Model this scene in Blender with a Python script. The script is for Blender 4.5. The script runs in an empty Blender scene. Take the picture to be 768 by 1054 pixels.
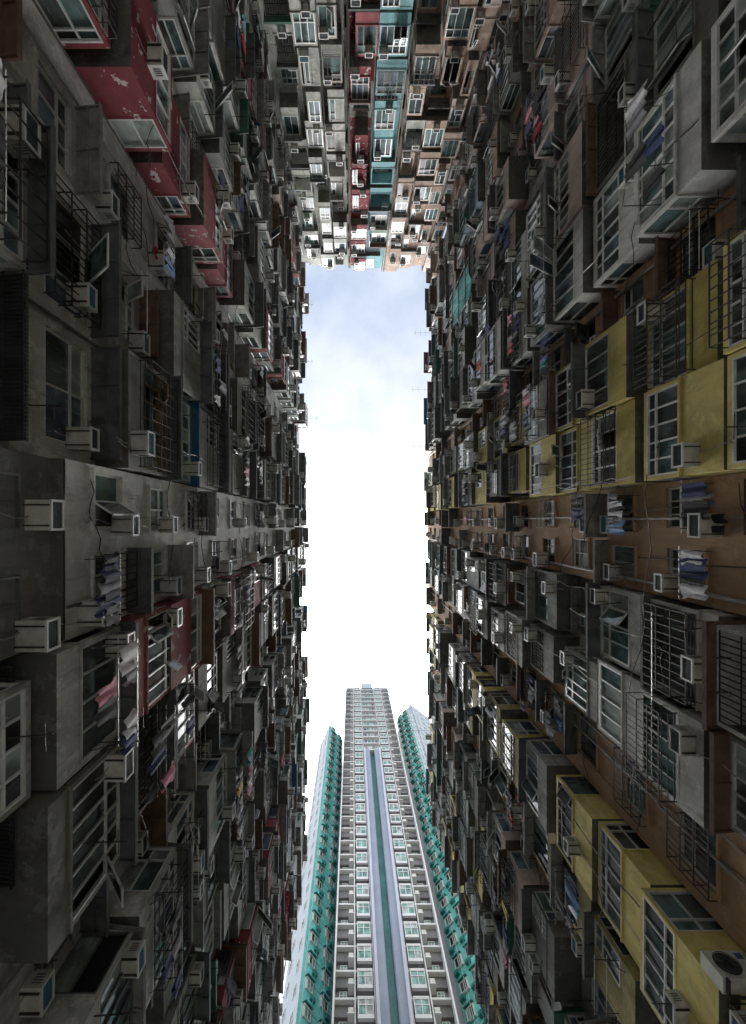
import bpy, math, random
from mathutils import Vector, Matrix

# ------------------------------------------------------------------ basics
SC = bpy.context.scene
COL = SC.collection
CAMZ = 1.6                    # eye height; all "h" below are metres above the eye
RND = random.Random(7)
F_PX, ZX, ZY, PW, PH = 470.0, 363.0, 537.0, 768.0, 1054.0
V = Vector


def project(p):
    """pixel of a world point in the 768x1054 frame (camera looks straight up)"""
    h = max(p[2] - CAMZ, 0.5)
    return ZX + F_PX * p[0] / h, ZY + F_PX * p[1] / h


def shown_area(pts):
    xs, ys = zip(*[project(p) for p in pts])
    x0, x1 = max(0, min(xs)), min(PW, max(xs))
    y0, y1 = max(0, min(ys)), min(PH, max(ys))
    if x1 <= x0 or y1 <= y0:
        return 0.0
    return (x1 - x0) * (y1 - y0)


# ------------------------------------------------------------------ materials
MATS = {}


def new_mat(name):
    m = bpy.data.materials.new(name)
    m.use_nodes = True
    nt = m.node_tree
    nt.nodes.clear()
    out = nt.nodes.new('ShaderNodeOutputMaterial')
    bs = nt.nodes.new('ShaderNodeBsdfPrincipled')
    nt.links.new(bs.outputs[0], out.inputs['Surface'])
    MATS[name] = m
    return m, nt, bs, out


def N(nt, kind, **kw):
    n = nt.nodes.new(kind)
    for k, v in kw.items():
        setattr(n, k, v)
    return n


def ramp(nt, src, a, b, ca=(0, 0, 0, 1), cb=(1, 1, 1, 1)):
    r = N(nt, 'ShaderNodeValToRGB')
    r.color_ramp.elements[0].position = a
    r.color_ramp.elements[1].position = b
    r.color_ramp.elements[0].color = ca
    r.color_ramp.elements[1].color = cb
    nt.links.new(src, r.inputs[0])
    return r.outputs[0]


def noise(nt, vec, scale, detail=4, rough=0.6, vscale=None):
    if vscale:
        mp = N(nt, 'ShaderNodeMapping')
        mp.inputs['Scale'].default_value = vscale
        nt.links.new(vec, mp.inputs['Vector'])
        vec = mp.outputs[0]
    n = N(nt, 'ShaderNodeTexNoise')
    n.inputs['Scale'].default_value = scale
    n.inputs['Detail'].default_value = detail
    n.inputs['Roughness'].default_value = rough
    nt.links.new(vec, n.inputs['Vector'])
    return n.outputs['Fac']


def mixc(nt, fac, a, b, mode='MIX'):
    m = N(nt, 'ShaderNodeMix', data_type='RGBA', blend_type=mode)
    for sock, v in ((m.inputs[0], fac), (m.inputs[6], a), (m.inputs[7], b)):
        if isinstance(v, (int, float)):
            sock.default_value = v
        elif isinstance(v, tuple):
            sock.default_value = v
        else:
            nt.links.new(v, sock)
    return m.outputs[2]


def plaster(name, col, dirt=0.6, chips=None, chip_t=0.66, rough=0.85, stain=(0.05, 0.045, 0.04)):
    """weathered render or paint: blotches, vertical rain streaks, optional peeled chips"""
    m, nt, bs, out = new_mat(name)
    g = N(nt, 'ShaderNodeNewGeometry').outputs['Position']
    c = col + (1,)
    blot = noise(nt, g, 0.55, 5, 0.65)
    fine = noise(nt, g, 5.0, 5, 0.7)
    streak = noise(nt, g, 1.0, 6, 0.7, (2.6, 2.6, 0.42))
    patch = noise(nt, g, 0.9, 6, 0.72)
    hue = noise(nt, g, 0.16, 2, 0.5)
    x = mixc(nt, ramp(nt, blot, 0.3, 0.7), tuple(v * 0.72 for v in col) + (1,), tuple(min(1, v * 1.18) for v in col) + (1,))
    x = mixc(nt, ramp(nt, hue, 0.35, 0.65, (0, 0, 0, 1), (.35, .35, .35, 1)), x,
             (col[0] * 0.85, col[1] * 0.9, col[2] * 0.9, 1))
    sm = mixc(nt, 1.0, ramp(nt, streak, 0.48, 0.72, (0, 0, 0, 1), (dirt, dirt, dirt, 1)), ramp(nt, blot, .38, .62), 'MULTIPLY')
    x = mixc(nt, sm, x, stain + (1,))
    x = mixc(nt, ramp(nt, patch, 0.52, 0.58, (0, 0, 0, 1), (dirt * .7,) * 3 + (1,)), x, tuple(v * .5 for v in col) + (1,))
    peel = noise(nt, g, 1.5, 8, 0.75)
    x = mixc(nt, ramp(nt, peel, 0.555, 0.575, (0, 0, 0, 1), (dirt * .75,) * 3 + (1,)), x, tuple(min(.75, v * 1.35 + .03) for v in col) + (1,))
    rust = noise(nt, g, 1.0, 5, 0.65, (6, 6, .5))
    x = mixc(nt, ramp(nt, rust, 0.60, 0.70, (0, 0, 0, 1), (dirt * .6,) * 3 + (1,)), x, (.13, .07, .035, 1))
    x = mixc(nt, ramp(nt, fine, 0.55, 0.8, (0, 0, 0, 1), (dirt * .7,) * 3 + (1,)), x, tuple(v * 0.45 for v in col) + (1,))
    if chips:
        cn = noise(nt, g, 2.6, 6, 0.62)
        x = mixc(nt, ramp(nt, cn, chip_t, chip_t + 0.012), x, chips + (1,))
    nt.links.new(x, bs.inputs['Base Color'])
    bs.inputs['Roughness'].default_value = rough
    bs.inputs['Specular IOR Level'].default_value = 0.25
    bp = N(nt, 'ShaderNodeBump')
    bp.inputs['Strength'].default_value = 0.35
    bp.inputs['Distance'].default_value = 0.02
    nt.links.new(fine, bp.inputs['Height'])
    nt.links.new(bp.outputs[0], bs.inputs['Normal'])
    return m


def glassy(name, col, rough=0.06, var=0.6, coat=(0.35, 0.33, 0.3), spec=0.5):
    """window pane: dark reflective sheet with the shapes of curtains and rooms behind it"""
    m, nt, bs, out = new_mat(name)
    g = N(nt, 'ShaderNodeNewGeometry').outputs['Position']
    a = noise(nt, g, 1.1, 3, 0.5, (1.6, 1.6, 0.8))
    b = noise(nt, g, 3.0, 4, 0.6, (3, 3, 0.6))
    x = mixc(nt, ramp(nt, a, 0.42, 0.62), tuple(v * (1 - var) for v in col) + (1,), tuple(v * (1 + var * .4) for v in col) + (1,))
    x = mixc(nt, ramp(nt, b, 0.62, 0.70, (0, 0, 0, 1), (.5, .5, .5, 1)), x, tuple(min(1, v * 1.9 + .10) for v in col) + (1,))
    nt.links.new(x, bs.inputs['Base Color'])
    bs.inputs['Roughness'].default_value = rough
    bs.inputs['IOR'].default_value = 1.5
    bs.inputs['Specular IOR Level'].default_value = spec
    w = noise(nt, g, 0.9, 2, 0.5)
    bp = N(nt, 'ShaderNodeBump')
    bp.inputs['Strength'].default_value = 0.08
    bp.inputs['Distance'].default_value = 0.05
    nt.links.new(w, bp.inputs['Height'])
    nt.links.new(bp.outputs[0], bs.inputs['Normal'])
    return m


def simple(name, col, rough=0.5, metal=0.0, var=0.25, scale=3.0):
    m, nt, bs, out = new_mat(name)
    g = N(nt, 'ShaderNodeNewGeometry').outputs['Position']
    a = noise(nt, g, scale, 5, 0.65)
    x = mixc(nt, ramp(nt, a, 0.35, 0.68), tuple(v * (1 - var) for v in col) + (1,), tuple(min(1, v * (1 + var)) for v in col) + (1,))
    nt.links.new(x, bs.inputs['Base Color'])
    bs.inputs['Roughness'].default_value = rough
    bs.inputs['Metallic'].default_value = metal
    return m


plaster('grey', (0.36, 0.362, 0.34), 0.7)
plaster('grey_end', (0.43, 0.43, 0.40), 0.7)
plaster('grey_dark', (0.22, 0.22, 0.20), 0.7)
plaster('grey_light', (0.54, 0.54, 0.505), 0.75)
plaster('white_grey', (0.66, 0.66, 0.62), 0.65)
plaster('red', (0.21, 0.034, 0.044), 0.4, (0.55, 0.48, 0.46), 0.61)
plaster('red_worn', (0.33, 0.10, 0.115), 0.45, (0.5, 0.42, 0.4), 0.6)
plaster('red_orange', (0.5, 0.13, 0.07), 0.35)
plaster('yellow', (0.72, 0.60, 0.21), 0.5, stain=(0.10, 0.08, 0.03))
plaster('yellow_dull', (0.46, 0.40, 0.18), 0.6, stain=(0.08, 0.06, 0.03))
plaster('orange', (0.52, 0.345, 0.215), 0.4)
plaster('pink', (0.48, 0.35, 0.28), 0.65)
plaster('pink_pale', (0.58, 0.47, 0.42), 0.5)
plaster('blue', (0.25, 0.47, 0.50), 0.5)
plaster('blue_grey', (0.30, 0.38, 0.42), 0.4)
plaster('green_pale', (0.35, 0.45, 0.36), 0.5)
plaster('soffit', (0.13, 0.13, 0.118), 0.8)  # dirty undersides, with the shade under the bays also put into the colour
simple('canopy_metal', (0.10, 0.11, 0.11), 0.55, 0.0, 0.35)
simple('canopy_black', (0.03, 0.03, 0.035), 0.6, 0.0, 0.4)
simple('canopy_grey', (0.22, 0.22, 0.21), 0.6, 0.0, 0.35)
simple('canopy_blue', (0.02, 0.11, 0.22), 0.45, 0.0, 0.2)
simple('canopy_brown', (0.14, 0.085, 0.06), 0.6, 0.0, 0.35)
simple('canopy_red', (0.22, 0.03, 0.035), 0.6, 0.0, 0.3)
simple('canopy_green', (0.05, 0.15, 0.11), 0.55, 0.0, 0.3)
simple('frame_alu', (0.66, 0.67, 0.66), 0.4, 0.25, 0.15)
simple('frame_white', (0.66, 0.67, 0.65), 0.45, 0.0, 0.12)
simple('frame_dark', (0.12, 0.13, 0.12), 0.5, 0.2, 0.3)
simple('frame_brown', (0.20, 0.13, 0.08), 0.5, 0.1, 0.3)
simple('iron', (0.045, 0.042, 0.04), 0.6, 0.3, 0.5)
simple('pipe_pvc', (0.36, 0.35, 0.32), 0.55, 0.0, 0.3)
simple('pipe_iron', (0.10, 0.085, 0.07), 0.65, 0.0, 0.5)
glassy('pane_dark', (0.10, 0.12, 0.12))
glassy('pane_teal', (0.13, 0.20, 0.20))
glassy('pane_pale', (0.40, 0.45, 0.43), 0.15, 0.45)
glassy('pane_blue', (0.16, 0.21, 0.26))
glassy('pane_north', (0.16, 0.24, 0.23), 0.1, .5)
glassy('pane_black', (0.014, 0.015, 0.015), 0.3, 0.5)
glassy('pane_tower', (0.22, 0.36, 0.35), 0.08, 0.5)
simple('ac_case', (0.48, 0.48, 0.44), 0.55, 0.0, 0.25)
simple('ac_case_pale', (0.58, 0.57, 0.52), 0.55, 0.0, 0.2)
simple('ac_rim', (0.60, 0.61, 0.59), 0.45, 0.0, 0.1)
simple('ac_grille', (0.06, 0.075, 0.085), 0.5, 0.0, 0.4, 20)
simple('ac_grille_blue', (0.06, 0.17, 0.24), 0.5, 0.0, 0.3, 20)
CLOTH = {'white': (0.72, 0.72, 0.74), 'black': (0.03, 0.03, 0.035), 'navy': (0.03, 0.045, 0.14),
         'red': (0.40, 0.02, 0.03), 'pink': (0.62, 0.24, 0.32), 'purple': (0.28, 0.2, 0.5), 'grey': (0.25, 0.25, 0.27),
         'light blue': (0.25, 0.42, 0.68), 'teal': (0.04, 0.35, 0.32), 'yellow': (0.68, 0.52, 0.08)}
for k, c in CLOTH.items():
    simple('cloth_' + k.replace(' ', '_'), c, 0.9, 0.0, 0.2, 6)


# ------------------------------------------------------------------ mesh builder
class Frame:
    """o: origin, a: along, d: outward, w: up (world vectors)"""
    def __init__(s, o, a, d, w=(0, 0, 1)):
        s.o, s.a, s.d, s.w = V(o), V(a), V(d), V(w)
        s.flip = s.a.cross(s.d).dot(s.w) < 0

    def p(s, a, d, z):
        o, A, D, W = s.o, s.a, s.d, s.w
        return (o.x + A.x * a + D.x * d + W.x * z, o.y + A.y * a + D.y * d + W.y * z, o.z + A.z * a + D.z * d + W.z * z)

    def side(s, u, n0, z, sign):
        """frame of a face at u looking along sign*a; its 'along' axis runs outward"""
        return Frame(s.p(u, n0, z), s.d, s.a * sign, s.w)

    def tilt(s, a, d, z, ang):
        """frame hinged at (a,d,z) whose down-pointing sheet swings outward by ang"""
        c, sn = math.cos(ang), math.sin(ang)
        return Frame(s.p(a, d, z), s.a, s.d * c + s.w * sn, s.w * c - s.d * sn)

    def swing(s, a, d, z, ang):
        c, sn = math.cos(ang), math.sin(ang)
        return Frame(s.p(a, d, z), s.a * c + s.d * sn, s.d * c - s.a * sn, s.w)


class MB:
    def __init__(s):
        s.v, s.f, s.m, s.names = [], [], [], []

    def mi(s, mat):
        if mat not in s.names:
            s.names.append(mat)
        return s.names.index(mat)

    def quad(s, p, mat, flip=False):
        b = len(s.v)
        s.v.extend(p)
        idx = tuple(range(b, b + len(p)))
        s.f.append(idx[::-1] if flip else idx)
        s.m.append(s.mi(mat))

    def box(s, fr, a0, a1, d0, d1, z0, z1, mat, skip='', under=None):
        b = len(s.v)
        P = fr.p
        s.v.extend((P(a0, d0, z0), P(a1, d0, z0), P(a1, d1, z0), P(a0, d1, z0),
                    P(a0, d0, z1), P(a1, d0, z1), P(a1, d1, z1), P(a0, d1, z1)))
        i = s.mi(mat)
        for key, q in (('b', (0, 3, 2, 1)), ('t', (4, 5, 6, 7)), ('k', (0, 1, 5, 4)), ('r', (1, 2, 6, 5)),
                       ('f', (2, 3, 7, 6)), ('l', (3, 0, 4, 7))):
            if key in skip:
                continue
            q = tuple(b + x for x in q)
            s.f.append(q[::-1] if fr.flip else q)
            s.m.append(s.mi(under) if (key == 'b' and under) else i)

    def tube(s, pts, r, mat, n=6):
        """round bar through world points"""
        b = len(s.v)
        pts = [V(p) for p in pts]
        rings = []
        for k, p in enumerate(pts):
            t = (pts[min(k + 1, len(pts) - 1)] - pts[max(k - 1, 0)]).normalized()
            u = t.cross(V((0.31, 0.47, 0.83))).normalized()
            w = t.cross(u)
            ring = []
            for j in range(n):
                an = 2 * math.pi * j / n
                ring.append(len(s.v))
                s.v.append(tuple(p + (u * math.cos(an) + w * math.sin(an)) * r))
            rings.append(ring)
        i = s.mi(mat)
        for k in range(len(rings) - 1):
            for j in range(n):
                s.f.append((rings[k][j], rings[k][(j + 1) % n], rings[k + 1][(j + 1) % n], rings[k + 1][j]))
                s.m.append(i)
        s.f.append(tuple(rings[0][::-1])); s.m.append(i)
        s.f.append(tuple(rings[-1])); s.m.append(i)

    def merge(s, o):
        b = len(s.v)
        s.v.extend(o.v)
        mp = [s.mi(n) for n in o.names]
        for f in o.f:
            s.f.append(tuple(x + b for x in f))
        s.m.extend(mp[i] for i in o.m)

    def build(s, name, parent=None, origin=None, smooth=False):
        if not s.v:
            return None
        if origin is None:
            n = len(s.v)
            origin = (sum(p[0] for p in s.v) / n, sum(p[1] for p in s.v) / n, min(p[2] for p in s.v))
        ox, oy, oz = origin
        me = bpy.data.meshes.new(name)
        me.from_pydata([(x - ox, y - oy, z - oz) for x, y, z in s.v], [], s.f)
        for nm in s.names:
            me.materials.append(MATS[nm])
        me.polygons.foreach_set('material_index', s.m)
        if smooth:
            me.polygons.foreach_set('use_smooth', [True] * len(s.f))
        me.update()
        o = bpy.data.objects.new(name, me)
        COL.objects.link(o)
        if parent is not None:
            o.parent = parent
            pw = parent['_w'] if '_w' in parent else (0, 0, 0)
            o.location = (ox - pw[0], oy - pw[1], oz - pw[2])
        else:
            o.location = origin
        o['_w'] = (ox, oy, oz)
        return o


def tag(o, label, cat, group=None, kind=None):
    if label: o['label'] = label
    if cat: o['category'] = cat
    if group: o['group'] = group
    if kind: o['kind'] = kind
    return o


def empty(name, loc, label, cat, group=None):
    o = bpy.data.objects.new(name, None)
    COL.objects.link(o)
    o.location = loc
    o['_w'] = tuple(loc)
    return tag(o, label, cat, group)


# ------------------------------------------------------------------ windows, bays
PANES = ['pane_dark'] * 4 + ['pane_teal'] * 4 + ['pane_pale'] * 4 + ['pane_blue'] * 3 + ['pane_black'] * 1


def window(fr, fm, pm, a0, a1, z0, z1, cols, rng, frame='frame_alu', lod=2, transom=None, opened=0.0, panes=PANES, bw=0.045):
    """frame bars into fm, panes into pm; face lies at d=0 of fr"""
    fm.box(fr, a0, a1, -0.05, 0.03, z0, z0 + bw, frame, 'k')
    fm.box(fr, a0, a1, -0.05, 0.03, z1 - bw, z1, frame, 'k')
    fm.box(fr, a0, a0 + bw, -0.05, 0.027, z0 + bw, z1 - bw, frame, 'ktb')
    fm.box(fr, a1 - bw, a1, -0.05, 0.027, z0 + bw, z1 - bw, frame, 'ktb')
    zt = z0 + (z1 - z0) * transom if transom else None
    w = (a1 - a0) / cols
    for c in range(cols):
        x0, x1 = a0 + w * c, a0 + w * (c + 1)
        if c:
            fm.box(fr, x0 - bw * .45, x0 + bw * .45, -0.05, 0.022, z0 + bw, z1 - bw, frame, 'ktb')
        rows = [(z0, zt), (zt, z1)] if zt else [(z0, z1)]
        for ri, (r0, r1) in enumerate(rows):
            big = (r1 - r0) > 0.5
            if big and rng.random() < opened:
                pm.quad([fr.p(x0, -0.12, r0), fr.p(x1, -0.12, r0), fr.p(x1, -0.12, r1), fr.p(x0, -0.12, r1)], 'pane_black', not fr.flip)  # black sheet put in for the room's shade behind the open sash
                ang = rng.uniform(0.35, 1.0)
                if rng.random() < 0.6:
                    sf = fr.tilt(x0, 0.035, r1 - .03, ang)
                else:
                    sf = fr.swing(x0, 0.035, r1 - .03, ang)
                L, H = w * .94, (r1 - r0) * .94
                for (b0, b1, c0, c1) in ((0, L, -H, -H + .05), (0, L, -.05, 0), (0, .05, -H, 0), (L - .05, L, -H, 0)):
                    fm.box(sf, b0, b1, -0.015, 0.02, c0, c1, frame)
                pm.box(sf, .05, L - .05, -0.003, 0.003, -H + .05, -.05, rng.choice(panes))
            else:
                pm.quad([fr.p(x0, -0.03, r0), fr.p(x1, -0.03, r0), fr.p(x1, -0.03, r1), fr.p(x0, -0.03, r1)], rng.choice(panes), not fr.flip)
    if zt:
        fm.box(fr, a0 + bw, a1 - bw, -0.05, 0.024, zt - bw * .45, zt + bw * .45, frame, 'klr')


def grille(fr, m, a0, a1, z0, z1, out=0.25, step=0.16, mat='iron'):
    """protruding steel security cage"""
    t = 0.011
    n = max(2, int((a1 - a0) / step))
    for i in range(n + 1):
        a = a0 + (a1 - a0) * i / n
        m.box(fr, a - t, a + t, out - 2 * t, out, z0, z1, mat)
    for z in (z0, z0 + (z1 - z0) * .33, z0 + (z1 - z0) * .66, z1):
        m.box(fr, a0, a1, out - 2 * t, out + .004, z - t, z + t, mat)
        for a in (a0, a1):
            m.box(fr, a - t, a + t, 0, out - 2 * t, z - t, z + t, mat)


class Unit:
    """one flat's share of a facade: meshes for a bay or a window, ready to be a part or to be merged"""
    def __init__(s, kind, fr, corners):
        s.kind, s.fr = kind, fr
        s.shell, s.frame, s.pane, s.canopy, s.grille = MB(), MB(), MB(), MB(), MB()
        s.area = shown_area([fr.p(*c) for c in corners])


def add_canopy(u, fr, a0, a1, z, out, mat, lod, slope=0.12, rng=RND):
    m = u.canopy
    c, sn = math.cos(slope), math.sin(slope)
    f2 = Frame(fr.p(0, 0, z), fr.a, fr.d * c - fr.w * sn, fr.w * c + fr.d * sn)
    m.box(f2, a0, a1, 0.0, out, 0, 0.035, mat)
    m.box(f2, a0 - .012, a1 + .012, out, out + .025, -0.06, 0.045, mat)
    if lod >= 2:
        n = max(2, int((a1 - a0) / 0.75))
        for i in range(n + 1):
            a = a0 + 0.04 + (a1 - a0 - .08) * i / n
            m.box(f2, a - .018, a + .018, 0.0, out - .01, -.045, -.001, mat)
        m.box(f2, a0 + .06, a1 - .06, out * .5, out * .5 + .03, -.04, -.0015, mat)


def make_bay(fr, a0, a1, z, p, rng, st, lod):
    """enclosed balcony: painted spandrel, band of glazing on three sides, lintel, canopy"""
    mat = st['mat']
    FH = 2.8
    u = Unit('bay', fr, [(a0, p, z), (a1, p, z), (a0, p, z + 2.4), (a1, p, z + 2.4), (a0, 0, z), (a1, 0, z)])
    sp = st.get('sp', rng.choice((0.6, 0.7, 0.8, 0.9)))
    zt = z + st.get('top', rng.choice((2.35, 2.45, 2.5)))
    S = u.shell
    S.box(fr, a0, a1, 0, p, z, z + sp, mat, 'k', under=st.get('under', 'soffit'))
    if lod >= 1 and rng.random() < .6:
        S.box(fr, a0 - .03, a1 + .03, 0, p + .035, z + sp, z + sp + .06, st.get('trim', mat), 'k')
    else:
        S.box(fr, a0 - .006, a1 + .006, 0, p + .006, z + sp, z + sp + .06, mat, 'k')
    zs = z + sp + .06
    S.box(fr, a0, a1, 0, p, zt - .12, zt, mat, 'k')
    t = .09
    for a in (a0, a1 - t):
        S.box(fr, a, a + t, p - t, p, zs, zt - .12, mat, 'tb')
        S.box(fr, a, a + t, 0, t, zs, zt - .12, mat, 'tbk')
    kind = rng.choices(('glazed', 'half', 'open'), st.get('kinds', (7, 1.5, 1)))[0]
    fmat = st.get('frame') or rng.choices(('frame_alu', 'frame_white', 'frame_dark', 'frame_brown'), (5, 3, 1.5, .6))[0]
    panes = st.get('panes', PANES)
    if kind == 'open':
        S.box(fr, a0 + t, a1 - t, .02, .05, zs, zt - .12, 'grey_dark', 'k')
        window(Frame(fr.p(0, .09, 0), fr.a, fr.d), u.frame, u.pane, a0 + .35, a1 - .45, zs - .0, zt - .3, 2, rng, fmat, lod)
        if lod >= 2:
            grille(Frame(fr.p(0, p - .06, 0), fr.a, fr.d), u.grille, a0 + t, a1 - t, zs + .01, zt - .14, 0.03, .14)
    else:
        w = a1 - a0
        cols = max(2, int(round(w / rng.choice((.45, .52, .6)))))
        tr = rng.choice((None, .7, .72, .3, None)) if lod >= 1 else None
        ff = Frame(fr.p(0, p - .03, 0), fr.a, fr.d)
        if kind == 'half':
            mid = a0 + w * rng.uniform(.35, .6)
            S.box(fr, mid, a1 - t, p - .06, p - .012, zs, zt - .12, mat, 'tb')
            window(ff, u.frame, u.pane, a0 + t, mid, zs, zt - .12, max(1, cols - 1), rng, fmat, lod, tr, .15 if lod > 1 else 0, panes)
        else:
            window(ff, u.frame, u.pane, a0 + t, a1 - t, zs, zt - .12, cols, rng, fmat, lod, tr, .10 if lod > 1 else .0, panes)
        for sgn, a in ((-1, a0), (1, a1)):
            sf = fr.side(a - sgn * .03, 0, 0, sgn)
            window(sf, u.frame, u.pane, t, p - t, zs, zt - .12, 2 if p > .75 else 1, rng, fmat, lod, tr, 0, panes)
        if lod >= 2 and rng.random() < .2:
            go = rng.uniform(.22, .5)
            g0 = zs - rng.choice((0, .25))
            grille(Frame(fr.p(0, p, 0), fr.a, fr.d), u.grille, a0 + t, a1 - t, g0, zt - .14, go, rng.choice((.16, .22, .3)))
            for i in range(3):
                dd = p + go * (i + .5) / 3
                u.grille.box(fr, a0 + t, a1 - t, dd - .01, dd + .01, g0 - .01, g0 + .006, 'iron')
    cm = st.get('canopy', None)
    if cm is None and rng.random() < st.get('canopy_p', .8):
        cm = rng.choices(('canopy_metal', 'canopy_grey', 'canopy_brown', 'canopy_green', 'canopy_blue'), (5, 4, 2, .4, .3))[0]
    if cm:
        add_canopy(u, fr, a0 - .08, a1 + .08, zt + .06, p + rng.uniform(.25, .5), cm, lod)
    u.info = dict(a=(a0 + a1) / 2, a0=a0, a1=a1, z=z, zt=zt, zs=zs, p=p, kind=kind)
    return u


def make_flat(fr, wall, a0, a1, z, off, rng, st, lod, FH=2.8):
    """a bare stretch of wall with one window in a real reveal"""
    mat = st['mat']
    u = Unit('window', fr, [(a0, off, z), (a1, off, z), (a0, off, z + 2.6), (a1, off, z + 2.6)])
    f2 = Frame(fr.p(0, off, 0), fr.a, fr.d)
    w = a1 - a0
    ww = min(w - .5, st.get('ww', rng.uniform(1.1, 1.7)))
    b0 = a0 + (w - ww) * rng.uniform(.25, .6)
    b1 = b0 + ww
    c0 = z + rng.choice((.85, .9, .95)); c1 = c0 + st.get('wh', rng.choice((1.2, 1.3, 1.4)))
    r = -.16
    for (x0, x1, y0, y1) in ((a0, a1, z, c0), (a0, a1, c1, z + FH), (a0, b0, c0, c1), (b1, a1, c0, c1)):
        wall.quad([f2.p(x0, 0, y0), f2.p(x1, 0, y0), f2.p(x1, 0, y1), f2.p(x0, 0, y1)], mat, not f2.flip)
    wall.quad([f2.p(b0, 0, c0), f2.p(b1, 0, c0), f2.p(b1, r, c0), f2.p(b0, r, c0)], mat, not f2.flip)
    wall.quad([f2.p(b0, r, c1), f2.p(b1, r, c1), f2.p(b1, 0, c1), f2.p(b0, 0, c1)], mat, not f2.flip)
    wall.quad([f2.p(b0, r, c0), f2.p(b0, r, c1), f2.p(b0, 0, c1), f2.p(b0, 0, c0)], mat, f2.flip)
    wall.quad([f2.p(b1, 0, c0), f2.p(b1, 0, c1), f2.p(b1, r, c1), f2.p(b1, r, c0)], mat, f2.flip)
    wf = Frame(fr.p(0, off - .10, 0), fr.a, fr.d)
    fmat = rng.choices(('frame_alu', 'frame_white', 'frame_dark', 'frame_brown'), (5, 2, 2, 1))[0]
    window(wf, u.frame, u.pane, b0, b1, c0, c1, rng.choice((2, 2, 3)), rng, fmat, lod, rng.choice((None, .68, .68)),
           .18 if lod > 1 else 0, st.get('panes', PANES))
    if lod >= 1:
        u.shell.box(f2, b0 - .06, b1 + .06, -.02, .07, c0 - .07, c0 - .003, mat, 'k')
    if lod >= 2 and rng.random() < .3:
        grille(f2, u.grille, b0 - .05, b1 + .05, c0 - .05, c1 + .05, .3)
    cm = st.get('canopy', None)
    if cm is None and rng.random() < st.get('canopy_p', .55):
        cm = rng.choices(('canopy_metal', 'canopy_grey', 'canopy_brown'), (5, 4, 2))[0]
    if cm:
        add_canopy(u, f2, b0 - .15, b1 + .25, c1 + .16, rng.uniform(.45, .85), cm, lod)
    u.info = dict(a=(b0 + b1) / 2, a0=b0, a1=b1, z=z, zt=c1, zs=c0, p=off, kind='flat')
    return u


# ------------------------------------------------------------------ things on the facades (collected first, ranked later)
ACS, RACKS, GARMENTS, CAGES = [], [], [], []


def ac_unit(fr, a, d, z, rng, facade, w=None):
    W = w or rng.uniform(.46, .6); H = W * .66; D = rng.uniform(.36, .56)
    ACS.append(dict(fr=fr, a=a, d=d, z=z, W=W, H=H, D=D, case=rng.choice(('ac_case', 'ac_case', 'ac_case_pale')),
                    gr=rng.choices(('ac_grille', 'ac_grille_blue'), (3, 1))[0], facade=facade,
                    area=shown_area([fr.p(a, d, z), fr.p(a + W, d + D, z), fr.p(a, d + D, z + H), fr.p(a + W, d, z + H)])))


def ac_mesh(q):
    fr, a, d, z, W, H, D = q['fr'], q['a'], q['d'], q['z'], q['W'], q['H'], q['D']
    c, g = MB(), MB()
    c.box(fr, a, a + W, d, d + D, z, z + H, q['case'], 'f')
    t = .034
    c.box(fr, a - .008, a + W + .008, d + D - .03, d + D + .012, z - .008, z + t, 'ac_rim')
    c.box(fr, a - .008, a + W + .008, d + D - .03, d + D + .012, z + H - t, z + H + .008, 'ac_rim')
    c.box(fr, a - .008, a + t, d + D - .03, d + D + .010, z + t, z + H - t, 'ac_rim', 'tb')
    c.box(fr, a + W - t, a + W + .008, d + D - .03, d + D + .010, z + t, z + H - t, 'ac_rim', 'tb')
    for x in (a + .08, a + W - .1):                     # steel angle brackets underneath
        c.box(fr, x, x + .025, d - .03, d + D * .95, z - .04, z - .001, 'iron')
    for sd, x in ((0, a), (1, a + W)):                  # side louvres
        for i in range(4):
            zz = z + H * (.25 + .15 * i)
            c.box(fr, x - .006 if sd == 0 else x, x if sd == 0 else x + .006, d + D * .35, d + D * .8, zz, zz + .018, 'ac_grille')
    g.quad([fr.p(a + t, d + D - .02, z + t), fr.p(a + W - t, d + D - .02, z + t), fr.p(a + W - t, d + D - .02, z + H - t),
            fr.p(a + t, d + D - .02, z + H - t)], q['gr'], not fr.flip)
    n = 7
    for i in range(1, n):
        zz = z + t + (H - 2 * t) * i / n
        g.box(fr, a + t, a + W - t, d + D - .022, d + D - .005, zz - .005, zz + .005, q['gr'], 'klr')
    return c, g


def rack(fr, a0, a1, d, z, rng, facade, garments=4, out=0.9):
    q = dict(fr=fr, a0=a0, a1=a1, d=d, z=z, out=out, n=rng.choice((1, 2, 2, 3)), facade=facade, seed=rng.random(),
             area=shown_area([fr.p(a0, d, z), fr.p(a1, d + out, z), fr.p(a0, d + out, z)]))
    RACKS.append(q)
    for i in range(garments):
        L = a1 - a0
        col = rng.choices(list(CLOTH), (3, 6, 3, .6, .5, .25, 4, .9, .2, .15))[0]
        a = a0 + L * (i + .5) / garments + rng.uniform(-.05, .05)
        line = rng.randrange(q['n'])
        dd = d + out * (line + 1) / q['n'] - .04
        w, h = rng.uniform(.34, .56), rng.uniform(.55, .95)
        GARMENTS.append(dict(fr=fr, a=a, d=dd, z=z - .02, w=w, h=h, col=col, facade=facade, seed=rng.random(), kind=rng.choice(('shirt', 'towel', 'trousers', 'shirt')),
                             area=w * h * (470 / max(3, fr.p(a, dd, z)[2] - CAMZ)) ** 2 if shown_area([fr.p(a - .2, dd, z), fr.p(a + .2, dd + .2, z - h)]) > 0 else 0))


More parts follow.
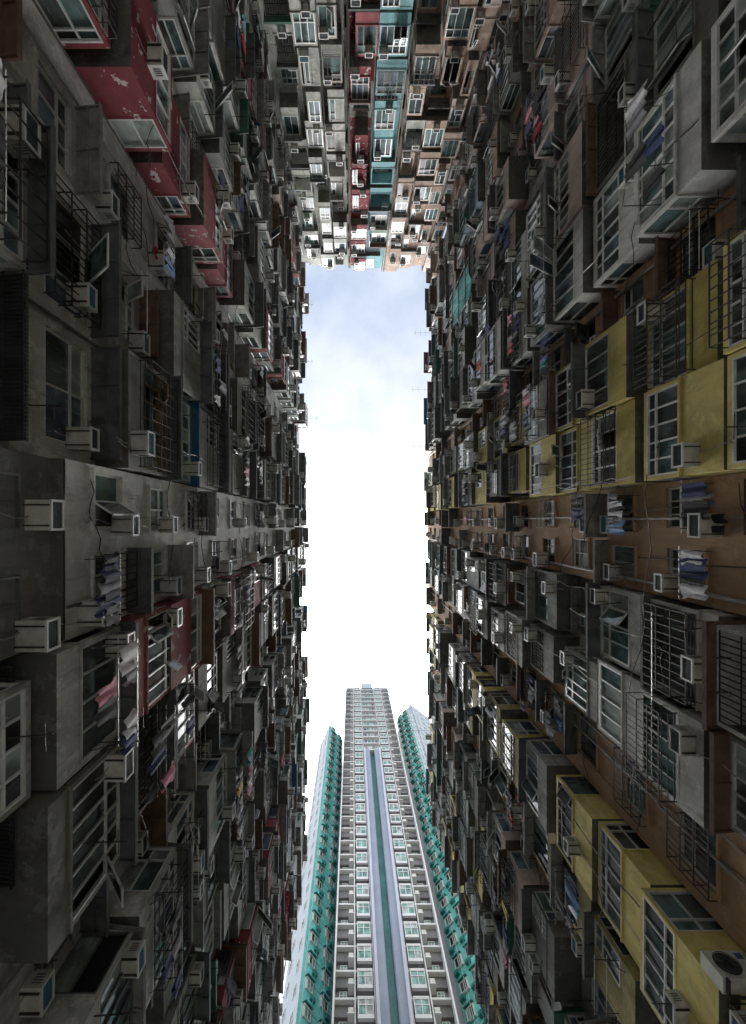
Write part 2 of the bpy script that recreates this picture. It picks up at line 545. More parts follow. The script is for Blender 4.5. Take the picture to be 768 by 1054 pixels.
def rack_mesh(q):
    fr, m = q['fr'], MB()
    for a in (q['a0'], q['a1']):
        m.tube([fr.p(a, q['d'] - .03, q['z'] - .05), fr.p(a, q['d'] + q['out'], q['z'])], .014, 'iron', 5)
        m.tube([fr.p(a, q['d'] - .03, q['z'] - .45), fr.p(a, q['d'] + q['out'] * .6, q['z'] - .02)], .010, 'iron', 5)
    for i in range(q['n']):
        dd = q['d'] + q['out'] * (i + 1) / q['n'] - .04
        m.tube([fr.p(q['a0'] - .12, dd, q['z'] + .01), fr.p(q['a1'] + .12, dd, q['z'] + .012)], .011, 'frame_alu', 5)
    return m


def garment_mesh(q):
    """a hanging sheet of cloth with folds, doubled over the pole"""
    fr, m = q['fr'], MB()
    r = random.Random(q['seed'])
    mat = 'cloth_' + q['col'].replace(' ', '_')
    nx, nz = 9, 7
    w, h = q['w'], q['h']
    ph = r.uniform(0, 6)

    def outline(s, t):      # s 0..1 across, t 0..1 down
        x = (s - .5) * w
        if q['kind'] == 'shirt':
            wide = 1.35 - .45 * min(1, t * 3.0)
            x *= wide * .92
            zz = -t * h - abs(s - .5) * .35 * h * (1 - t) * (.7 if t < .4 else .12)
        elif q['kind'] == 'trousers':
            x *= .8 + .15 * t
            zz = -t * h * 1.15
        else:
            zz = -t * h
        fold = .035 * math.sin(s * 9 + ph) * (.4 + t) + .02 * math.sin(s * 17 + ph * 2 + t * 3)
        return x, fold + .02 * t, zz

    for layer, dd in ((0, 0.014), (1, -0.014)):
        idx = {}
        for i in range(nx):
            for j in range(nz):
                x, fo, zz = outline(i / (nx - 1), j / (nz - 1))
                idx[i, j] = len(m.v)
                m.v.append(fr.p(q['a'] + x, q['d'] + fo + dd, q['z'] + zz * (1 if layer == 0 else .93)))
        for i in range(nx - 1):
            for j in range(nz - 1):
                if q['kind'] == 'trousers' and i == (nx - 1) // 2 and j > 1:
                    continue
                m.f.append((idx[i, j], idx[i + 1, j], idx[i + 1, j + 1], idx[i, j + 1]))
                m.m.append(m.mi(mat))
    return m


# ------------------------------------------------------------------ facades
ORD = ['lowest', 'second', 'third', 'fourth', 'fifth', 'sixth', 'seventh', 'eighth', 'ninth', 'tenth', 'eleventh', 'twelfth',
       'thirteenth', 'fourteenth', 'fifteenth', 'sixteenth', 'seventeenth', 'eighteenth', 'nineteenth', 'twentieth']
FH = 2.8


def facade(name, label, fr, cols, slab0, k0, roof, fname, overrides=None, seed=1, depth=9.0, big=None):
    """cols: dicts a0,a1,type,mat,p,off,dz ; builds one building thing with wall, bays, windows"""
    rng = random.Random(seed)
    overrides = overrides or {}
    amin, amax = cols[0]['a0'], cols[-1]['a1']
    root = empty(name, fr.p((amin + amax) / 2, 0, 0), label, 'apartment building')
    wall = MB()
    units = []
    pipes = []
    for ci, c in enumerate(cols):
        a0, a1 = c['a0'], c['a1']
        off = c.get('off', 0.0)
        dz = c.get('dz', 0.0)
        top = roof + c.get('rise', rng.choice((-.5, 0, 0, .6, 1.3)))
        wm = c.get('wall', c['mat'])
        # side returns and floor of a column that stands forward
        zlow = 0.0 - 0
        lo = c.get('low')
        prev = cols[ci - 1].get('off', 0) if ci else None
        nxt = cols[ci + 1].get('off', 0) if ci + 1 < len(cols) else None
        zb = CAMZ + lo if lo is not None else 0.0
        if prev is None or abs(prev - off) > .01:
            wall.quad([fr.p(a0, -.6, zb), fr.p(a0, off, zb), fr.p(a0, off, top + CAMZ), fr.p(a0, -.6, top + CAMZ)], wm, not fr.flip)
        if nxt is None or abs(nxt - off) > .01:
            wall.quad([fr.p(a1, -.6, zb), fr.p(a1, off, zb), fr.p(a1, off, top + CAMZ), fr.p(a1, -.6, top + CAMZ)], wm, fr.flip)
        wall.box(fr, a0, a1, -depth, -.6, 0, top + CAMZ, wm, 'b')
        # parapet
        ptop = top + CAMZ
        kmax = int((roof - slab0 - dz) / FH)
        zfirst = slab0 + dz + k0 * FH + CAMZ
        zlast = slab0 + dz + kmax * FH + CAMZ
        wall.quad([fr.p(a0, off, zlast), fr.p(a1, off, zlast), fr.p(a1, off, ptop), fr.p(a0, off, ptop)], wm, not fr.flip)
        wall.quad([fr.p(a0, off, ptop), fr.p(a1, off, ptop), fr.p(a1, -.6, ptop), fr.p(a0, -.6, ptop)], wm, not fr.flip)
        if lo is not None:
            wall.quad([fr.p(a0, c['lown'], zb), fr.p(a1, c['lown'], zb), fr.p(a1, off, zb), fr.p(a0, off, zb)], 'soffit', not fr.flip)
            ln = c['lown']
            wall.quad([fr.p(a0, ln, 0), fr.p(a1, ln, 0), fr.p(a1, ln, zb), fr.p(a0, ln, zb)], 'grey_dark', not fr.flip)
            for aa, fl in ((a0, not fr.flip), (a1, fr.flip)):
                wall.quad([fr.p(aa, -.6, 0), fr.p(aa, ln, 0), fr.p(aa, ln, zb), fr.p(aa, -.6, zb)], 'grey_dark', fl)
            for aa in (a0 + .9, a0 + 2.7):
                lf = Frame(fr.p(0, ln + .03, 0), fr.a, fr.d)
                uw = Unit('window', lf, [(aa, 0, zb - 2), (aa + 1, 0, zb)])
                window(lf, uw.frame, uw.pane, aa - .5, aa + .5, zb - 2.1, zb - .9, 2, rng, 'frame_dark', 2, None, 0, ['pane_black', 'pane_dark'])
                units.append(uw)
            ac_unit(Frame(fr.p(0, ln, 0), fr.a, fr.d), a0 + .85, 0, zb - .72, rng, fname)
            ac_unit(Frame(fr.p(0, ln, 0), fr.a, fr.d), a0 + 3.0, 0, zb - .95, rng, fname)
        elif zfirst > 0:
            wall.quad([fr.p(a0, off, 0), fr.p(a1, off, 0), fr.p(a1, off, zfirst), fr.p(a0, off, zfirst)], wm, not fr.flip)
        for k in range(k0, kmax):
            z = slab0 + dz + k * FH + CAMZ
            h = z - CAMZ
            if lo is not None and h < lo - .05:
                continue
            o = overrides.get((ci, k), {})
            st = dict(c)
            # owners repaint their own flats now and then
            if rng.random() < (c.get('mix2', c.get('mix', .12)) if k > c.get('kcol', 99) else c.get('mix', .12)):
                st['mat'] = rng.choice(c.get('alt', ('grey', 'grey_dark', 'grey_light', 'white_grey', 'grey_light')))
            st.update(o)
            lod = 2 if h < 30 else (1 if h < 42 else 0)
            typ = st['type']
            if typ == 'bay' and not o and rng.random() < .1 and c.get('hole', 1):
                typ = 'flat'
            if typ == 'mixed':
                typ = rng.choices(('bay', 'flat'), (3, 1))[0]
            p = max(.35, st.get('p', 1.0) + rng.uniform(-.3, .24) + st.get('dp', 0))
            p = max(.4, p - st.get('taper', 0) * max(0, min(1, (h - 28) / 24)))
            if 'pp' in st:
                p = st['pp']
            if h > 44:
                p = max(.4, p - st.get('shrink', 0.0))
            if typ == 'bay':
                g = st.get('gap', .06)
                b0, b1 = a0 + g, a1 - g
                if not o:
                    b0 += rng.choice((0, 0, .1, .35)); b1 -= rng.choice((0, 0, .1, .35))
                if o.get('wide'):
                    b1 = a1 + o['wide']
                f2 = Frame(fr.p(0, off, 0), fr.a, fr.d)
                wall.quad([f2.p(a0, 0, z), f2.p(a1, 0, z), f2.p(a1, 0, z + FH), f2.p(a0, 0, z + FH)], wm, not fr.flip)
                u = make_bay(f2, b0, b1, z + st.get('zj', rng.uniform(-.1, .1)), p, rng, st, lod)
                ref = p
                if rng.random() < st.get('ac', .75):
                    if rng.random() < .6:
                        ac_unit(f2, rng.choice((b0 + .08, b1 - .75)), p - .05, u.info['zt'] - .62 + rng.uniform(-.1, .1), rng, fname)
                    else:
                        ac_unit(f2, rng.uniform(b0, b1 - .7), p - .05, z + rng.uniform(.1, .35), rng, fname)
                if h < 34 and rng.random() < st.get('wash', .24):
                    rack(f2, b0 + .2, b1 - .2, p, u.info['zs'] + rng.uniform(.1, .9), rng, fname, rng.choice((0, 3, 5, 6, 7)), rng.uniform(.5, 1.0))
            else:
                sub = st.get('split', 1)
                for si in range(sub):
                    s0 = a0 + (a1 - a0) * si / sub
                    s1 = a0 + (a1 - a0) * (si + 1) / sub
                    u = make_flat(fr, wall, s0, s1, z, off, rng, st, lod)
                    if si < sub - 1:
                        units.append(u)
                    f2 = Frame(fr.p(0, off, 0), fr.a, fr.d)
                    if rng.random() < st.get('ac', .75):
                        ac_unit(f2, min(s1 - .7, u.info['a1'] - .5 + rng.uniform(-.1, .3)), .0, u.info['zs'] + rng.choice((-.55, .75, .8)), rng, fname)
                    if h < 34 and rng.random() < st.get('wash', .24):
                        rack(f2, u.info['a0'], u.info['a1'], 0, u.info['zs'] + rng.uniform(.0, .3), rng, fname, rng.choice((0, 4, 5, 6)), rng.uniform(.5, .9))
            units.append(u)
            # loose rods sticking out from the wall, with a cross bar: flower-pot and washing brackets
            if h < 32 and rng.random() < .45:
                zz = z + rng.uniform(.3, 2.2)
                aa = rng.uniform(a0 + .2, a1 - .2)
                f2 = Frame(fr.p(0, off + (p if typ == 'bay' else 0), 0), fr.a, fr.d)
                L = rng.uniform(.4, .9)
                u.grille.tube([f2.p(aa, -.08, zz), f2.p(aa + rng.uniform(-.1, .1), L, zz + .05)], .016, 'iron', 5)
                u.grille.tube([f2.p(aa - .25, L * .8, zz + .03), f2.p(aa + .25, L * .8, zz + .05)], .011, 'iron', 5)
        # drain pipes on the column line
        f3 = Frame(fr.p(0, off, 0), fr.a, fr.d)
        for _ in range(c.get('pipes', 1)):
            aa = rng.choice((a0 + .03, a1 - .05)) if c['type'] == 'bay' else rng.uniform(a0 + .15, a1 - .15)
            pm = rng.choice(('pipe_pvc', 'pipe_iron', 'pipe_pvc'))
            r = rng.choice((.03, .04, .055))
            zz0 = (CAMZ + lo) if lo is not None else 3.0
            P = MB()
            pts = [f3.p(aa, r + .05, zz0)]
            zz = zz0
            while zz < ptop - 3:
                zz += rng.uniform(5, 12)
                zz = min(zz, ptop - .3)
                pts.append(f3.p(aa, r + .05, zz))
                if rng.random() < .3 and zz < ptop - 4:
                    aa += rng.uniform(-.15, .15)
                    zz += .5
                    pts.append(f3.p(aa, r + .05, zz))
            P.tube(pts, r, pm, 7)
            P.build('drain_pipe', root)
    wo = wall.build('wall', root)
    for ci, c in enumerate(cols):
        if c['a0'] > 16 or c['a0'] < -20 or fname == 'end wall':
            continue
        for _ in range(2):
            L = rng.uniform(2.5, 7)
            a, zz = rng.uniform(c['a0'], c['a1']), CAMZ + rng.uniform(8, 24)
            nn = c.get('off', 0) + (c['p'] if c['type'] == 'bay' else 0) + .06
            rise = rng.uniform(-.6, 2.5)
            cb = MB()
            cb.tube([fr.p(a + L * t / 10, nn + .08 * math.sin(t * 1.7), zz + rise * t / 10 - .45 * math.sin(math.pi * t / 10)) for t in range(11)], .012, 'iron', 5)
            cb.build('cable', root)
        for _ in range(2):
            a, zz = rng.uniform(c['a0'] + .1, c['a1'] - .1), CAMZ + rng.uniform(8, 16)
            nn = c.get('off', 0) + (c['p'] if c['type'] == 'bay' else 0) + .04
            L = rng.uniform(3, 9)
            cb = MB()
            cb.tube([fr.p(a + .06 * math.sin(t * 2.1), nn + .05 * math.cos(t * 1.3), zz + L * t / 8) for t in range(9)], rng.choice((.012, .02)), rng.choice(('iron', 'pipe_pvc')), 5)
            cb.build('cable', root)
    for (b0, b1, n0, n1, hh, mt) in big or ():
        cu = Unit('bay', fr, [(0, 0, CAMZ + hh)])
        add_canopy(cu, Frame(fr.p(0, n0, 0), fr.a, fr.d), b0, b1, CAMZ + hh, n1 - n0, mt, 2, .05)
        if mt == 'canopy_black':
            i = b0
            while i < b1:                                  # corrugated edge
                cu.canopy.tube([fr.p(i, n0 + .02, CAMZ + hh + .02), fr.p(i, n1 + .06, CAMZ + hh - .06)], .03, mt, 6)
                i += .075
        cu.canopy.build('canopy', root)
    # ---- the individuals, by size in the picture
    for kind, shellname in (('bay', 'bay'), ('window', 'window')):
        us = sorted([u for u in units if u.kind == kind], key=lambda u: -u.area)
        seen = [u for u in us if u.area > 0]
        for u in seen[:98]:
            if kind == 'bay':
                o = u.shell.build('bay', root)
                parts = (('window_frame', u.frame), ('window_pane', u.pane), ('canopy', u.canopy), ('railing', u.grille))
            else:
                o = u.frame.build('window', root)
                parts = (('sill', u.shell), ('window_pane', u.pane), ('canopy', u.canopy), ('window_grille', u.grille))
            for nm, mb in parts:
                mb.build(nm, o)
        rest = MB()
        for u in seen[98:] + [u for u in us if u.area <= 0]:
            for mb in (u.shell, u.frame, u.pane, u.canopy, u.grille):
                rest.merge(mb)
        if rest.v:
            tag(rest.build(kind + '_mass', root), None, None, None, 'stuff')
    # aerials and rods on the roof edge
    return root


def columns(spec):
    """spec: list of (a0,a1,dict)"""
    return [dict(a0=a, a1=b, **d) for a, b, d in spec]


def C(type, mat, p=1.0, **k):
    return dict(type=type, mat=mat, p=p, **k)


# left wall: faces +X; along = +Y
LF = Frame((-6.5, 0, 0), (0, 1, 0), (1, 0, 0))
left_far = columns([
    (-29.2, -26.6, C('bay', 'grey', .75, mix=.3)),
    (-26.6, -23.9, C('bay', 'red_worn', .95, mix=.3, alt=('grey', 'red', 'pink_pale'))),
    (-23.9, -21.1, C('mixed', 'grey_dark', .6)),
    (-21.1, -18.2, C('bay', 'white_grey', 1.05, mix=.35, alt=('grey_light', 'grey', 'grey'))),
    (-18.2, -15.6, C('mixed', 'grey', .8, mix=.3)),
    (-15.6, -13.2, C('flat', 'grey_light', 0, off=.05, canopy_p=.6)),
    (-13.2, -10.4, C('bay', 'red', 1.15, mix=.08, kcol=3, mix2=.72, alt=('grey', 'grey_dark', 'grey_light'), canopy_p=.12, top=2.4, kinds=(9, 1, 0), wash=.05)),
    (-10.4, -7.1, C('flat', 'grey_light', 0, off=.1, wall='grey_light', canopy_p=.5, wash=.3)),
    (-7.1, -4.25, C('mixed', 'grey', .75, off=.25, wall='grey_light', canopy_p=.8, wash=.3)),
    (-4.25, -1.25, C('bay', 'grey', .75, off=.25, canopy_p=.85, mix=.25)),
])
ov = {}
for ci in (8, 9):
    ov[(ci, 0)] = dict(type='flat', mat='grey_light', ww=2.3, wh=1.55, canopy='canopy_metal', ac=1.0, wash=.0)
ov[(8, 1)] = dict(type='flat', mat='grey', canopy='canopy_brown', ac=1, wash=1)
ov[(9, 1)] = dict(type='bay', mat='grey', canopy='canopy_metal', ac=1, kinds=(1, 0, 0), wash=0, panes=['pane_teal', 'pane_teal', 'pane_pale'])
ov[(9, 2)] = dict(type='bay', mat='blue_grey', canopy='canopy_blue', ac=1, kinds=(1, 0, 0), panes=['pane_pale', 'pane_dark'], frame='frame_white')
ov[(9, 3)] = dict(canopy='canopy_metal')
ov[(8, 2)] = dict(type='bay', canopy='canopy_metal')
for k in range(0, 5):
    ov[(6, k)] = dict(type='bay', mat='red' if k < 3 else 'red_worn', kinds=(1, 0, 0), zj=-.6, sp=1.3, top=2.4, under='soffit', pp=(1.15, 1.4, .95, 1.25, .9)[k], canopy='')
facade('apartment_block', 'grey concrete apartment block at upper left with peeling red enclosed balconies', LF, left_far, 8.3, -2, 53.6, 'left wall', ov, 11, big=[(-7.6, -4.55, .1, .88, 7.95, 'canopy_metal'), (-4.5, -1.4, .1, .86, 7.9, 'canopy_black')])

left_near = columns([
    (-1.25, 2.35, C('flat', 'white_grey', 0, off=.8, split=2, low=9.0, lown=.55, dz=.75, canopy_p=.45, ac=.9, ww=1.25, mix=0, wash=.35)),
    (2.35, 4.95, C('bay', 'grey', 1.1, mix=.45, alt=('grey_light', 'grey_dark', 'red_worn', 'grey'), canopy_p=.3)),
    (4.95, 7.8, C('bay', 'grey', 1.0, mix=.45, alt=('grey_dark', 'red_worn', 'grey_light', 'grey'))),
    (7.8, 9.6, C('flat', 'grey', 0, off=.2)),
    (9.6, 12.4, C('bay', 'grey_light', 1.1, mix=.4)),
    (12.4, 15.2, C('mixed', 'grey_dark', .9)),
    (15.2, 18.0, C('bay', 'grey', 1.05, mix=.4)),
    (18.0, 20.4, C('mixed', 'grey', .7)),
    (20.4, 23.2, C('bay', 'red', 1.15, mix=.5, alt=('grey_light', 'red_worn', 'grey'))),
    (23.2, 26.0, C('bay', 'grey_dark', .8, mix=.4)),
    (26.0, 28.8, C('bay', 'grey_light', 1.0, mix=.4)),
    (28.8, 31.4, C('mixed', 'grey', .7)),
    (31.4, 34.2, C('bay', 'grey', 1.0, mix=.4, alt=('red', 'grey_light', 'grey_dark'))),
    (34.2, 37.0, C('bay', 'grey_light', 1.0, mix=.4)),
])
ov = {(1, 0): dict(type='bay', mat='grey_light', p=.95, canopy='canopy_metal', ac=1, kinds=(1, 0, 0), panes=['pane_dark', 'pane_black'], wash=1),
      (1, 1): dict(type='bay', mat='red_worn', p=1.2, canopy='', ac=1, kinds=(1, 0, 0), panes=['pane_teal', 'pane_teal', 'pane_dark', 'pane_pale'], frame='frame_white', zj=.0),
      (1, 2): dict(type='bay', mat='red_worn', zj=-.7, sp=1.5, top=2.8, pp=1.25, canopy='canopy_brown', kinds=(1, 0, 0), panes=['pane_pale', 'pane_teal']),
      (2, 2): dict(type='bay', mat='red_worn', kinds=(1, 0, 0), panes=['pane_pale'], frame='frame_white'),
      (2, 0): dict(type='bay', mat='grey_dark', sp=.6, zj=-.3, top=2.6, canopy='canopy_metal', panes=['pane_black', 'pane_dark']),
      (2, 1): dict(type='bay', mat='grey_dark', canopy='canopy_metal', kinds=(0, 0, 1)),
      (4, 0): dict(type='bay', mat='grey_light'), (4, 1): dict(type='bay', mat='grey_light', wash=1), (4, 2): dict(type='bay', mat='white_grey')}
facade('apartment_block', 'grey concrete apartment block at lower left with pale flat window strip and one maroon bay', LF, left_near, 8.3, -2, 53.4, 'left wall', ov, 12, big=[(2.5, 6.3, .1, .62, 7.9, 'canopy_black')])

# right wall: faces -X; along = +Y
RF = Frame((9.4, 0, 0), (0, 1, 0), (-1, 0, 0))
right_far = columns([
    (-29.2, -26.8, C('bay', 'pink', .7, mix=.25, alt=('grey', 'pink_pale'))),
    (-26.8, -24.0, C('mixed', 'grey_dark', .7, mix=.3, alt=('pink', 'grey'))),
    (-24.0, -21.0, C('bay', 'pink', 1.0, mix=.3, alt=('blue_grey', 'pink_pale', 'grey_light'), shrink=.3)),
    (-21.0, -19.6, C('flat', 'grey_dark', 0)),
    (-19.6, -16.8, C('bay', 'pink_pale', 1.15, mix=.4, alt=('blue_grey', 'grey', 'grey_light'), shrink=.4)),
    (-16.8, -14.2, C('bay', 'pink_pale', 1.0, mix=.45, alt=('grey_light', 'grey_dark', 'grey'), shrink=.4)),
    (-14.2, -11.1, C('bay', 'grey_dark', 1.2, mix=.4, shrink=.4, canopy_p=.85)),
    (-11.1, -8.0, C('bay', 'white_grey', 1.35, mix=.35, alt=('grey', 'grey_dark'), shrink=.5, canopy_p=.5, kinds=(8, 1, 1))),
    (-8.0, -5.95, C('flat', 'orange', 0, off=.35, canopy_p=.6, pipes=2, mix=0)),
])
ov = {(7, 0): dict(type='bay', mat='white_grey', kinds=(1, 0, 0), canopy=''), (7, 1): dict(type='bay', mat='white_grey', kinds=(1, 0, 0), canopy=''),
      (7, 2): dict(type='bay', mat='white_grey', canopy='canopy_metal'), (6, 2): dict(mat='pink_pale', canopy='canopy_metal'),
      (7, 7): dict(type='bay', mat='white_grey', kinds=(1, 0, 0), canopy='', panes=['pane_blue'], frame='frame_white')}
facade('apartment_block', 'weathered apartment block at upper right with pale pink and white bays', RF, right_far, 10.4, -3, 53.4, 'right wall', ov, 21)

YB = dict(kinds=(9, 1, 0), canopy_p=.45, shrink=.5, mix=.1, kcol=3, mix2=.65)
right_near = columns([
    (-5.95, -3.55, C('bay', 'yellow', 1.35, gap=.02, alt=('yellow_dull', 'grey', 'grey_dark', 'grey'), **YB)),
    (-3.55, -1.1, C('bay', 'yellow', 1.35, gap=.02, alt=('yellow_dull', 'grey', 'grey_dark', 'grey'), **YB)),
    (-1.1, 2.1, C('flat', 'orange', 0, off=.65, split=2, pipes=2, canopy_p=.35, ww=1.1, mix=0, wash=.4)),
    (2.1, 4.6, C('bay', 'grey_light', 1.2, mix=.4, alt=('grey', 'white_grey', 'grey_dark'), canopy_p=.8, shrink=.4)),
    (4.6, 7.1, C('bay', 'grey_light', 1.15, mix=.4, alt=('grey', 'grey_dark'), canopy_p=.4, shrink=.4)),
    (7.1, 10.0, C('flat', 'orange', 0, off=.3, pipes=2, canopy_p=.6, mix=0)),
    (10.0, 12.9, C('bay', 'yellow', 1.4, mix=.2, kcol=4, mix2=.75, alt=('grey', 'yellow_dull', 'grey_dark'), canopy_p=.25, kinds=(9, 1, 0), shrink=.5)),
    (12.9, 15.4, C('bay', 'yellow_dull', 1.0, mix=.4, alt=('grey', 'grey_dark'), shrink=.3)),
    (15.4, 17.0, C('flat', 'orange', 0, off=.25)),
    (17.0, 19.8, C('bay', 'pink_pale', 1.15, mix=.5, alt=('grey', 'grey_dark', 'grey_light'), shrink=.4)),
    (19.8, 22.6, C('bay', 'grey', .9, mix=.5, shrink=.3, alt=('yellow_dull', 'grey_dark', 'grey_light'))),
    (22.6, 25.2, C('bay', 'grey', 1.1, mix=.5, shrink=.3, alt=('yellow', 'grey_dark'))),
    (25.2, 28.2, C('bay', 'grey_dark', .8, mix=.5, shrink=.2, alt=('yellow_dull', 'grey'))),
    (28.2, 31.0, C('bay', 'yellow', 1.0, mix=.45, shrink=.3, alt=('grey', 'grey_dark', 'yellow_dull'))),
])
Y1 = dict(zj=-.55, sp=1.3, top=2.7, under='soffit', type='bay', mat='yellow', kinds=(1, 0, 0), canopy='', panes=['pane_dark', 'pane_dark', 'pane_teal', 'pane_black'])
ov = {}
for k in range(-1, 4):
    ov[(0, k)] = dict(Y1); ov[(1, k)] = dict(Y1)
    ov[(6, k)] = dict(Y1)
ov[(6, 3)] = dict(mat='grey', canopy='canopy_metal')
ov[(0, 3)] = dict(mat='grey'); ov[(0, 2)]['mat'] = 'yellow_dull'; ov[(6, 1)]['pp'] = 1.15; ov[(6, 0)]['pp'] = 1.5; ov[(6, 2)]['pp'] = 1.3
for q in ((0, 0), (0, 1), (0, 2), (1, 1), (1, 2)):
    ov[q]['sp'] = .85; ov[q]['zj'] = -.1; ov[q]['top'] = 2.45
ov[(0, 1)]['canopy'] = 'canopy_metal'; ov[(0, 2)]['canopy'] = 'canopy_brown'
ov[(3, 1)] = dict(mat='grey_light', canopy='canopy_metal', kinds=(1, 0, 0), panes=['pane_teal', 'pane_pale'], frame='frame_white')
ov[(4, 1)] = dict(mat='grey_light', canopy='', kinds=(1, 0, 0), panes=['pane_teal', 'pane_pale', 'pane_dark'], frame='frame_white')
ov[(3, 0)] = dict(mat='white_grey', canopy='canopy_metal', kinds=(1, 0, 0), wash=1, panes=['pane_dark'])
ov[(4, 0)] = dict(mat='grey_light', canopy='', kinds=(1, 0, 0), panes=['pane_teal', 'pane_dark'])
facade('apartment_block', 'orange brown apartment block on the right with projecting yellow balconies', RF, right_near, 10.4, -3, 53.4, 'right wall', ov, 22)

# far end wall: faces +Y; along = +X
NF = Frame((0, -30.1, 0), (1, 0, 0), (0, 1, 0))
NK = dict(taper=.9, kinds=(8, 2, 1.6), canopy_p=.3, wash=.05, gap=.02, pipes=1, ac=.8, sp=.62, top=2.42)


def NC(mat, p, **k):
    d = dict(NK); d.update(k)
    return C('bay', mat, p, **d)


PB = ['pane_teal', 'pane_teal', 'pane_dark', 'pane_north', 'pane_black', 'pane_blue']
n1 = columns([
    (-6.6, -5.1, NC('grey', .5, dz=.5, panes=PB)),
    (-5.1, -3.5, NC('grey_end', 1.3, dz=.9, panes=PB, alt=('grey_light', 'green_pale', 'grey'), mix=.3)),
    (-3.5, -2.05, NC('grey_end', 1.6, dz=-.9, panes=PB, mix=.2, alt=('grey', 'grey_light', 'grey_dark'))),
    (-2.05, -.55, NC('grey_end', 1.5, dz=-.95, panes=PB, mix=.2, alt=('grey', 'grey_light', 'green_pale'))),
    (-.55, -.2, C('flat', 'grey_dark', 0, ac=0, ww=.1, canopy_p=0, wash=0)),
])
facade('apartment_block', 'white grey apartment block at the far end, left of the red column', NF, n1, 8.8, -1, 53.6, 'end wall', {(4, k): dict(skip=1) for k in range(0)}, 31)
n2 = columns([
    (-.2, 1.52, NC('red', 1.5, panes=PB, mix=.3, alt=('red_worn', 'grey_end', 'red_worn', 'pink_pale', 'red_orange'))),
    (1.52, 3.45, NC('blue', 1.5, dz=.1, panes=PB, mix=.25, alt=('blue_grey', 'green_pale'))),
])
facade('apartment_block', 'narrow apartment block at the far end with red and pale blue balconies', NF, n2, 8.8, -1, 54.0, 'end wall', {}, 32)
n3 = columns([
    (3.45, 3.8, C('flat', 'grey_dark', 0, ac=0, ww=.1, canopy_p=0, wash=0)),
    (3.8, 5.3, NC('pink', 1.4, dz=-1.0, panes=PB, mix=.2, alt=('pink_pale', 'grey_light'))),
    (5.3, 6.9, NC('pink', 1.6, dz=-1.1, panes=PB, mix=.15, alt=('pink_pale', 'yellow_dull'))),
    (6.9, 8.3, NC('pink', 1.1, dz=.3, panes=PB, mix=.2, alt=('pink_pale', 'grey'))),
    (8.3, 9.5, NC('pink_pale', .5, dz=.6, panes=PB, mix=.2)),
])
facade('apartment_block', 'salmon pink apartment block at the far end, right of the blue column', NF, n3, 8.8, -1, 53.6, 'end wall', {}, 33)

# ------------------------------------------------------------------ AC units, racks, garments as things
SIDE = {'left wall': 'left facade', 'right wall': 'right facade', 'end wall': 'end facade'}


def place_words(fr, a, d, z, fac):
    """where along the facade and how high, in words that can be found in the picture"""
    x, y, zz = fr.p(a, d, z)
    px, py = project((x, y, zz))
    fl = max(0, int((zz - CAMZ - 7.5) / FH))
    return px, py, fl


acs = sorted([q for q in ACS if q['area'] > 0], key=lambda q: -q['area'])
named = acs[:295]
NTH = ['first'] + ORD[1:]


def order_words(items):
    """adds q['where']: floor of facade and place in the row of its kind"""
    for fac in SIDE:
        rows = {}
        for q in items:
            if q['facade'] == fac:
                q['aa'] = q['a'] if 'a' in q else q['a0']
                rows.setdefault(place_words(q['fr'], q['aa'], q['d'], q['z'], fac)[2], []).append(q)
        for fl, qs in rows.items():
            qs.sort(key=lambda q: q['aa'])
            for i, q in enumerate(qs):
                n = len(qs)
                end = ('photo top', 'photo bottom') if fac != 'end wall' else ('the left', 'the right')
                j, e = (i, end[0]) if i < n / 2 else (n - 1 - i, end[1])
                q['where'] = '%s floor of %s, %s from %s' % (ORD[min(fl, 19)], SIDE[fac], NTH[min(j, 19)], e)


order_words(named)
for q in named:
    q['label'] = '%s %s window air conditioner, %s' % ('cream' if q['case'] == 'ac_case_pale' else 'grey',
                 'blue fronted' if q['gr'] == 'ac_grille_blue' else 'dark fronted', q['where'])
for q in named:
    c, g = ac_mesh(q)
    o = tag(c.build('air_conditioner', None), q['label'], 'air conditioner', 'window air conditioners on the facades')
    g.build('front_grille', o)
    hr = random.Random(q['a'])
    if q['area'] > 90:
        hm = MB()
        x0 = q['a'] + q['W'] * hr.uniform(.2, .8)
        hm.tube([q['fr'].p(x0 + .05 * math.sin(t), q['d'] + .08 - .02 * t / 5, q['z'] - t * .16) for t in range(int(hr.uniform(4, 9)))], .011, 'pipe_pvc', 5)
        hm.build('drain_hose', o)
rest = MB()
for q in acs[295:] + [q for q in ACS if q['area'] <= 0]:
    c, g = ac_mesh(q)
    rest.merge(c); rest.merge(g)
if rest.v:
    tag(rest.build('distant_air_conditioners', None), 'tiny pale window air conditioners crowding the upper floors', 'air conditioners', None, 'stuff')

rk = sorted([q for q in RACKS if q['area'] > 0], key=lambda q: -q['area'])
order_words(rk[:120])
for i, q in enumerate(rk[:120]):
    px, py, fl = place_words(q['fr'], q['a0'], q['d'], q['z'], q['facade'])
    tag(rack_mesh(q).build('laundry_rack', None), 'steel laundry rack with %s thin pole%s, %s' % (('one', 'two', 'three')[q['n'] - 1], '' if q['n'] == 1 else 's', q['where']), 'laundry rack', 'laundry racks outside the windows')
gm = sorted([q for q in GARMENTS if q['area'] > 0], key=lambda q: -q['area'])
order_words(gm[:290])
for q in gm[:290]:
    px, py, fl = place_words(q['fr'], q['a'], q['d'], q['z'], q['facade'])
    tag(garment_mesh(q).build({'shirt': 'hanging_shirt', 'towel': 'hanging_towel', 'trousers': 'hanging_trousers'}[q['kind']], None, smooth=True),
        '%s %s drying outside a window, %s' % (q['col'], q['kind'], q['where']), 'laundry', 'clothes drying outside the windows')

